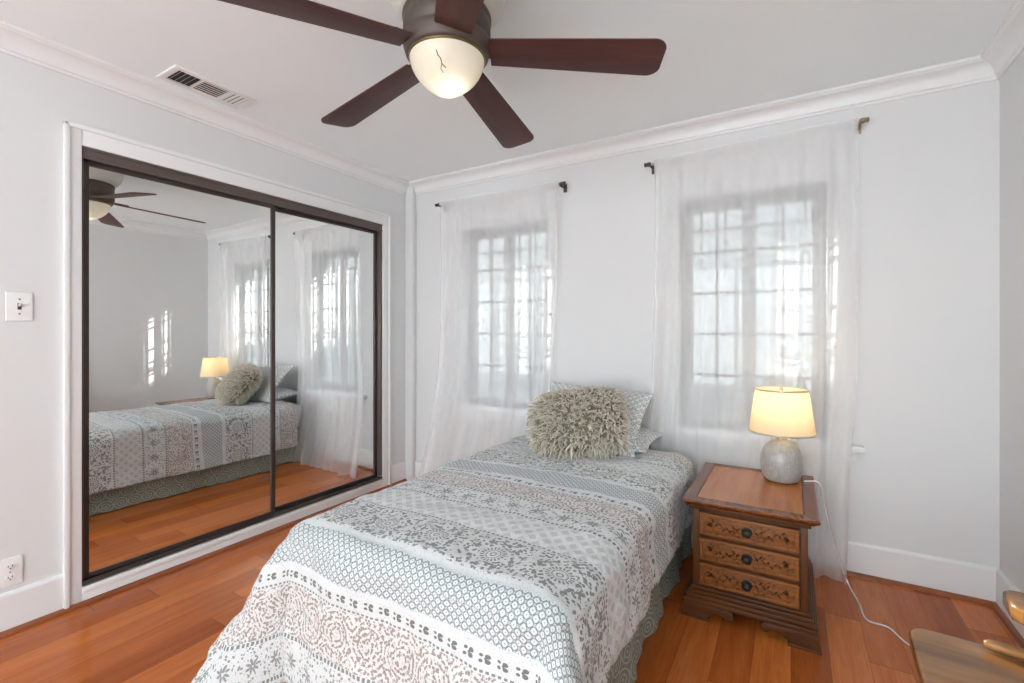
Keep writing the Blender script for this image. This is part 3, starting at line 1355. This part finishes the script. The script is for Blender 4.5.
def add_pillow(name, label, w, h, t, loc, rot, mat, group, seed=0.0):
    bm, uvs = pillow_bm(w, h, t, seed=seed)
    o = obj(name, bm, mat, None, True, angle=180)
    set_uv(o, uvs)
    o.location = loc
    o.rotation_euler = [radians(a) for a in rot]
    return tag(o, label, 'pillow', group)


# flat pillow at the head, then the sham leaning on it
add_pillow('pillow', 'printed pillow lying flat at the head of the bed under the leaning one', 0.70, 0.40, 0.12, (-1.0, 2.68, 0.600), (4, 0, -1), 'sham_print', 'printed pillows', 1.0)
add_pillow('pillow', 'grey and white printed pillow leaning behind the furry cushion', 0.66, 0.44, 0.12, (-1.03, 2.62, 0.720), (46, 3, -2), 'sham_print', 'printed pillows', 4.0)

# furry cushion
cush = thing('fur_cushion', 'shaggy beige curly-fur cushion propped on the bed', 'cushion', (-1.005, 2.385, 0.735))
ct = (Matrix.Rotation(radians(10), 4, 'Z') @ Matrix.Rotation(radians(50), 4, 'X') @ Matrix.Rotation(radians(12), 4, 'Z'))
bm, _ = pillow_bm(0.49, 0.37, 0.15, 36, 30, 0.0, 0.0, 0.0, 0.13)
bmesh.ops.transform(bm, matrix=ct, verts=bm.verts)
bm.normal_update()
tris = []
tot = 0
rnd = random.Random(5)
for f in bm.faces:
    a = f.calc_area()
    if a > 0:
        tot += a
        tris.append((tot, f))
import bisect
keys = [k for k, _ in tris]
locks = NB()
luv = []
NL = 2900
for k in range(NL):
    f = tris[min(bisect.bisect(keys, rnd.random() * tot), len(tris) - 1)][1]
    vs = f.verts
    wts = [rnd.random() for _ in vs]
    sw = sum(wts)
    p = sum((v.co * (w_ / sw) for v, w_ in zip(vs, wts)), Vector())
    n = f.normal.copy()
    d = (n + Vector((rnd.uniform(-.45, .45), rnd.uniform(-.45, .45), rnd.uniform(-.45, .35)))).normalized()
    ln = rnd.uniform(0.035, 0.065)
    s = d.orthogonal().normalized()
    t_ = d.cross(s)
    ph = rnd.uniform(0, 6.28)
    cur = rnd.uniform(0.003, 0.006)
    w0 = rnd.uniform(0.0040, 0.0078)
    pts, rad = [], []
    for i in range(6):
        u = i / 5
        a = ph + u * 5.5
        q = p + d * (ln * (u - 0.15)) + (s * cos(a) + t_ * sin(a)) * cur * min(1, u * 2) + Vector((0, -0.004 * u * u, -0.020 * u * u))
        pts.append(q)
        rad.append(w0 * (1 - 0.75 * u ** 1.6) * (1.0 if i else 0.6))
    before = len(luv)
    tube(locks, pts, rad, 4, False)
    lk = rnd.random()
    for i in range(6):
        luv += [(lk, i / 5)] * 4
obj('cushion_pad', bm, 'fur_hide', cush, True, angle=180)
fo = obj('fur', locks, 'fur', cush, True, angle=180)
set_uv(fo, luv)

# ================================================================== NIGHTSTAND
NX, NY = -0.155, 2.44
ns = thing('nightstand', 'carved dark oak three-drawer nightstand beside the bed', 'nightstand', (NX, NY, 0))
hw, hd = 0.212, 0.285          # half body
NZ = 0.503
yf = -hd                       # body front
# carcass
bm = NB()
box(bm, -hw, hw, -hd + 0.012, hd, 0.12, NZ - 0.028)
obj('carcass', bm, 'oak_dark_z', ns)
# top: moulded board
bm = NB()
tw, td = 0.252, 0.332
prof = [(0.0, -0.028), (0.010, -0.028), (0.016, -0.022), (0.022, -0.018), (0.030, -0.012), (0.032, -0.006), (0.029, -0.001), (0.024, 0.0)]
rings = []
for a, z in prof:
    X, Y = tw - 0.032 + a, td - 0.032 + a
    rings.append([bm.verts.new((sx * X, sy * Y, NZ + z)) for sx, sy in ((-1, -1), (1, -1), (1, 1), (-1, 1))])
for k in range(len(rings) - 1):
    for i in range(4):
        bm.faces.new((rings[k][i], rings[k][(i + 1) % 4], rings[k + 1][(i + 1) % 4], rings[k + 1][i]))
bm.faces.new(list(reversed(rings[0])))
# inner scored border
ia, ib = rings[-1], []
for sx, sy in ((-1, -1), (1, -1), (1, 1), (-1, 1)):
    ib.append(bm.verts.new((sx * (tw - 0.050), sy * (td - 0.050), NZ)))
for i in range(4):
    bm.faces.new((ia[i], ia[(i + 1) % 4], ib[(i + 1) % 4], ib[i]))
ic = [bm.verts.new((v.co.x * 0.985, v.co.y * 0.988, NZ - 0.003)) for v in ib]
for i in range(4):
    bm.faces.new((ib[i], ib[(i + 1) % 4], ic[(i + 1) % 4], ic[i]))
idd = [bm.verts.new((v.co.x * 0.985, v.co.y * 0.988, NZ - 0.0003)) for v in ic]
for i in range(4):
    bm.faces.new((ic[i], ic[(i + 1) % 4], idd[(i + 1) % 4], idd[i]))
obj('top', bm, 'oak_border', ns)
bm = NB()
box(bm, -(tw - 0.050) * 0.97, (tw - 0.050) * 0.97, -(td - 0.050) * 0.976, (td - 0.050) * 0.976, NZ - 0.012, NZ - 0.0004)
obj('top_panel', bm, 'oak_top', ns)
# cove under the top
bm = NB()
box(bm, -hw - 0.012, hw + 0.012, -hd - 0.010, hd, NZ - 0.048, NZ - 0.028, 0.006)
obj('cornice', bm, 'oak_dark_x', ns, True)
# face frame
bm = NB()
box(bm, -hw, -hw + 0.026, yf, yf + 0.02, 0.125, NZ - 0.048, 0.003)
box(bm, hw - 0.026, hw, yf, yf + 0.02, 0.125, NZ - 0.048, 0.003)
dz0, dz1 = 0.130, NZ - 0.050
dh = (dz1 - dz0) / 3
for k in range(4):
    z = dz0 + dh * k
    box(bm, -hw + 0.026, hw - 0.026, yf + 0.002, yf + 0.02, max(0.125, z - 0.007), min(NZ - 0.048, z + 0.007), 0.001)
obj('face_frame', bm, 'oak_dark_z', ns, True)


def leaf(bm, x, z, ang, ln, wd, y):
    """small raised leaf"""
    n = 7
    rim = []
    ca, sa = cos(ang), sin(ang)
    mid = []
    up, lo = [], []
    for i in range(n + 1):
        t = i / n
        w_ = wd * sin(pi * t) ** 0.8
        for lst, s in ((up, 1), (lo, -1)):
            a, b = t * ln, s * w_
            lst.append(bm.verts.new((x + a * ca - b * sa, y, z + a * sa + b * ca)))
        a = t * ln
        mid.append(bm.verts.new((x + a * ca, y - 0.0018, z + a * sa)))
    for i in range(n):
        for l_ in (up, lo):
            try:
                bm.faces.new((l_[i], l_[i + 1], mid[i + 1], mid[i]))
            except ValueError:
                pass


def drawer(k):
    z0, z1 = dz0 + dh * k + 0.008, dz0 + dh * (k + 1) - 0.008
    xw = hw - 0.028
    cz = (z0 + z1) / 2
    e = bpy.data.objects.new('drawer', None)
    COL.objects.link(e)
    e.parent = ns
    e.location = (0, yf, cz)
    hh = (z1 - z0) / 2
    bm = NB()
    box(bm, -xw, xw, -0.012, 0.010, -hh, hh, 0.004)
    # raised moulding frame with clipped inner corners
    f = 0.014
    for a, b, c, d in ((-xw + 0.002, xw - 0.002, hh - f, hh - 0.002), (-xw + 0.002, xw - 0.002, -hh + 0.002, -hh + f),
                       (-xw + 0.002, -xw + f, -hh + f, hh - f), (xw - f, xw - 0.002, -hh + f, hh - f)):
        box(bm, a, b, -0.017, -0.010, c, d, 0.003)
    for sx in (-1, 1):
        for sz in (-1, 1):
            pts = [(sx * (xw - f), sz * (hh - f)), (sx * (xw - f - 0.02), sz * (hh - f)), (sx * (xw - f), sz * (hh - f - 0.014))]
            prism(bm, pts, 1, -0.016, -0.011)
    obj('drawer_front', bm, 'oak_drawer', e, True)
    # carved vine: two scrolling stems with leaves and a rosette
    bm = NB()
    y = -0.0125
    for sx in (-1, 1):
        st = []
        for i in range(30):
            t = i / 29
            st.append((sx * (0.022 + t * (xw - 0.055)), y, 0.016 * sin(t * 2.4 * pi + k) * (0.5 + 0.5 * t)))
        tube(bm, st, 0.0016, 5)
        for i in range(2, 29, 3):
            px, _, pz = st[i]
            s = 1 if (i // 3) % 2 else -1
            leaf(bm, px, pz, (0 if sx > 0 else pi) + s * sx * 0.9, 0.017, 0.0042, y)
        ex, _, ez = st[-1]
        for j in range(6):
            leaf(bm, ex - sx * 0.012, ez * 0.3, j * pi / 3, 0.011, 0.003, y)
    obj('carving', bm, 'carving_stain', e, True, angle=60)
    bm = NB()
    lathe(bm, [(0.019, 0.0), (0.020, 0.003), (0.017, 0.005)], 32, ripple=(10, 0.08))
    lathe(bm, [(0.007, 0.004), (0.006, 0.012), (0.010, 0.016), (0.0165, 0.021), (0.0165, 0.026), (0.012, 0.031), (0.004, 0.033)], 32, ripple=(8, 0.07))
    bmesh.ops.rotate(bm, verts=bm.verts, cent=(0, 0, 0), matrix=Matrix.Rotation(radians(90), 3, 'X'))
    bmesh.ops.translate(bm, verts=bm.verts, vec=(0, -0.012, 0))
    obj('knob', bm, 'knob_bronze', e, True)


for k in range(3):
    drawer(k)
# plinth: stepped mouldings
bm = NB()
for o_, z0, z1 in ((0.008, 0.112, 0.126), (0.018, 0.096, 0.114), (0.026, 0.080, 0.098), (0.034, 0.062, 0.082)):
    box(bm, -hw - o_, hw + o_, -hd - o_, hd + min(o_, 0.02), z0, z1, 0.006)
obj('plinth', bm, 'oak_dark_x', ns, True)
# bracket feet with a scrolled inner edge
fx, fy = hw + 0.036, hd + 0.036


def foot_front(s):
    pts = [(fx, 0.0), (fx, 0.064), (fx - 0.185, 0.064)]
    for i in range(9):
        a = pi * 0.5 + i / 8 * pi
        pts.append((fx - 0.180 + 0.020 * cos(a), 0.042 + 0.020 * sin(a)))
    pts += [(fx - 0.165, 0.030), (fx - 0.150, 0.038), (fx - 0.125, 0.036), (fx - 0.105, 0.020), (fx - 0.10, 0.0)]
    return [(s * x, z) for x, z in pts]


for s in (-1, 1):
    bm = NB()
    prism(bm, foot_front(s), 1, -fy, -fy + 0.024, 0.003)
    pts = [(-fy + 0.024, 0.0), (-fy + 0.024, 0.064), (-fy + 0.17, 0.064), (-fy + 0.15, 0.036), (-fy + 0.11, 0.030), (-fy + 0.09, 0.0)]
    prism(bm, pts, 0, *sorted((s * fx, s * (fx - 0.024))), 0.003)
    box(bm, *sorted((s * (fx + 0.008), s * (fx - 0.105))), -fy - 0.008, -fy + 0.03, 0.0, 0.012, 0.003)
    obj('foot', bm, 'oak_dark_x', ns, True)
    bm = NB()
    pts = [(fy - 0.02, 0.0), (fy - 0.02, 0.064), (fy - 0.17, 0.064), (fy - 0.15, 0.036), (fy - 0.11, 0.030), (fy - 0.09, 0.0)]
    prism(bm, pts, 0, *sorted((s * fx, s * (fx - 0.024))), 0.003)
    obj('foot', bm, 'oak_dark_x', ns, True)

# ================================================================== TABLE LAMP
LPX, LPY, LPZ = -0.040, 2.615, NZ
tl = thing('table_lamp', 'lit table lamp with a grey ceramic base on the nightstand', 'table lamp', (LPX, LPY, LPZ))
bm = NB()
prof = [(r_ * 0.90, z_) for r_, z_ in [(0.060, 0.0), (0.074, 0.003), (0.086, 0.014), (0.094, 0.034), (0.099, 0.065), (0.100, 0.095), (0.096, 0.125), (0.087, 0.152), (0.072, 0.174), (0.052, 0.189),
        (0.032, 0.196), (0.022, 0.199)]]
lathe(bm, prof, 48)
obj('base', bm, 'ceramic', tl, True)
bm = NB()
lathe(bm, [(0.021, 0.199), (0.021, 0.204), (0.012, 0.208), (0.011, 0.228), (0.016, 0.231), (0.016, 0.262), (0.012, 0.266)], 24)
obj('neck', bm, 'brass', tl, True)
bm = NB()
zb, zt = 0.236, 0.438
lathe(bm, [(0.142, zb), (0.113, zt)], 64, False, False)
sh = obj('shade', bm, 'shade', tl, True, angle=180)
for r, z in ((0.142, zb), (0.113, zt)):
    bm = NB()
    lathe(bm, [(r - 0.001, z - 0.003), (r + 0.0012, z - 0.003), (r + 0.0012, z + 0.003), (r - 0.001, z + 0.003)], 64, False, False)
    obj('shade_trim', bm, 'brass', sh, True)
bm = NB()
for k in range(3):
    a = k * 2 * pi / 3 + 0.4
    tube(bm, [(0, 0, zt - 0.012), (0.111 * cos(a), 0.111 * sin(a), zt - 0.006)], 0.0016, 6)
for s in (-1, 1):
    tube(bm, smooth_path([(s * 0.012, 0, 0.235), (s * 0.040, 0, 0.29), (s * 0.038, 0, 0.37), (0, 0, zt - 0.012)], 6), 0.0018, 6)
obj('harp', bm, 'brass', tl, True)
bm = NB()
lathe(bm, [(0.004, zt - 0.012), (0.008, zt - 0.004), (0.008, zt + 0.004), (0.005, zt + 0.010), (0.002, zt + 0.013)], 16)
obj('finial', bm, 'brass', tl, True)
bm = NB()
lathe(bm, [(0.012, 0.266), (0.016, 0.285), (0.028, 0.315), (0.029, 0.335), (0.020, 0.355), (0.004, 0.364)], 24)
obj('bulb', bm, 'warm_bulb', tl, True)
lamp('table_lamp_light', 'POINT', (LPX, LPY, LPZ + 0.385), 1.6, (1.0, 0.74, 0.42), 0.03)
W2L = lambda p: (p[0] - LPX, p[1] - LPY, p[2] - LPZ)
bm = NB()
pts = [(0.055, 2.63, NZ + 0.006), (0.085, 2.655, NZ + 0.004), (0.105, 2.665, NZ + 0.003), (0.122, 2.672, NZ - 0.02), (0.140, 2.70, 0.378), (0.176, 2.74, 0.21), (0.215, 2.765, 0.07),
       (0.240, 2.745, 0.006), (0.262, 2.60, 0.004), (0.275, 2.468, 0.004), (0.345, 2.447, 0.004), (0.392, 2.357, 0.004), (0.52, 2.22, 0.004), (0.70, 2.15, 0.004), (0.775, 2.10, 0.05)]
tube(bm, [W2L(p) for p in smooth_path(pts, 8)], 0.0032, 8)
obj('power_cord', bm, 'white_cord', tl, True)

# ================================================================== ARMCHAIR (only its corner is in view)
ch = thing('wooden_armchair', 'worn wooden armchair with a broad seat and paddle arms', 'chair', (0.47, 1.39, 0), radians(-3))
SZ = 0.437


def rounded(x0, x1, y0, y1, r, n=8):
    pts = []
    for cx_, cy_, a0 in ((x1 - r, y1 - r, 0), (x0 + r, y1 - r, pi / 2), (x0 + r, y0 + r, pi), (x1 - r, y0 + r, 1.5 * pi)):
        for i in range(n + 1):
            a = a0 + i / n * pi / 2
            pts.append((cx_ + r * cos(a), cy_ + r * sin(a)))
    return pts


bm = NB()
prism(bm, rounded(-0.215, 0.22, -0.225, 0.225, 0.045), 2, SZ - 0.036, SZ, 0.010, 4)
obj('seat', bm, 'chair_wood', ch, True)
leg_prof = [(0.012, 0.0), (0.016, 0.02), (0.014, 0.05), (0.020, 0.09), (0.022, 0.16), (0.016, 0.20)]
for i in range(7):
    leg_prof += [(0.022, 0.215 + i * 0.024), (0.024, 0.223 + i * 0.024), (0.018, 0.231 + i * 0.024)]
leg_prof += [(0.018, SZ - 0.036)]
for sx in (-1, 1):
    for sy in (-1, 1):
        bm = NB()
        lathe(bm, leg_prof, 20, c=(sx * 0.165, sy * 0.175, 0))
        obj('leg', bm, 'chair_wood_dark', ch, True)
bm = NB()
for sy in (-1, 1):
    tube(bm, [(-0.16, sy * 0.175, 0.13), (0, sy * 0.175, 0.13), (0.16, sy * 0.175, 0.13)], [0.009, 0.014, 0.009], 12)
tube(bm, [(0, -0.17, 0.13), (0, 0, 0.13), (0, 0.17, 0.13)], [0.009, 0.013, 0.009], 12)
obj('stretcher', bm, 'chair_wood_dark', ch, True)
for sy in (-1, 1):
    bm = NB()
    pts = smooth_path([(-0.072, sy * 0.196, SZ + 0.016), (0.0, sy * 0.192, SZ + 0.014), (0.10, sy * 0.19, SZ + 0.013), (0.205, sy * 0.18, SZ + 0.012)], 6)
    tube(bm, pts, [0.006] + [0.0125] * (len(pts) - 1), 12)
    obj('seat_rail', bm, 'chair_wood', ch, True)
    bm = NB()
    prism(bm, [(x, y * sy) for x, y in ((-0.020, 0.235), (-0.033, 0.22), (-0.035, 0.15), (-0.020, 0.128), (0.03, 0.135), (0.12, 0.16), (0.25, 0.17), (0.25, 0.215), (0.12, 0.22), (0.03, 0.24))],
          2, 0.545, 0.584, 0.010, 4)
    obj('armrest', bm, 'chair_wood', ch, True)
    bm = NB()
    lathe(bm, [(0.012, SZ - 0.002), (0.017, SZ + 0.03), (0.013, SZ + 0.06), (0.016, SZ + 0.10), (0.011, 0.547)], 16, c=(0.06, sy * 0.185, 0))
    obj('arm_post', bm, 'chair_wood', ch, True)
    bm = NB()
    tube(bm, [(0.19, sy * 0.19, SZ - 0.002), (0.235, sy * 0.20, 0.70), (0.265, sy * 0.205, 0.93)], [0.016, 0.015, 0.012], 14)
    obj('back_post', bm, 'chair_wood', ch, True)
for k in range(4):
    y = -0.12 + 0.08 * k
    bm = NB()
    tube(bm, [(0.19, y, SZ - 0.002), (0.23, y, 0.68), (0.258, y, 0.87)], [0.008, 0.010, 0.007], 10)
    obj('spindle', bm, 'chair_wood', ch, True)
bm = NB()
prism(bm, [(0.245, -0.225), (0.262, -0.22), (0.278, 0.0), (0.262, 0.22), (0.245, 0.225), (0.255, 0.0)], 2, 0.86, 0.96, 0.006, 3)
obj('top_rail', bm, 'chair_wood', ch, True)
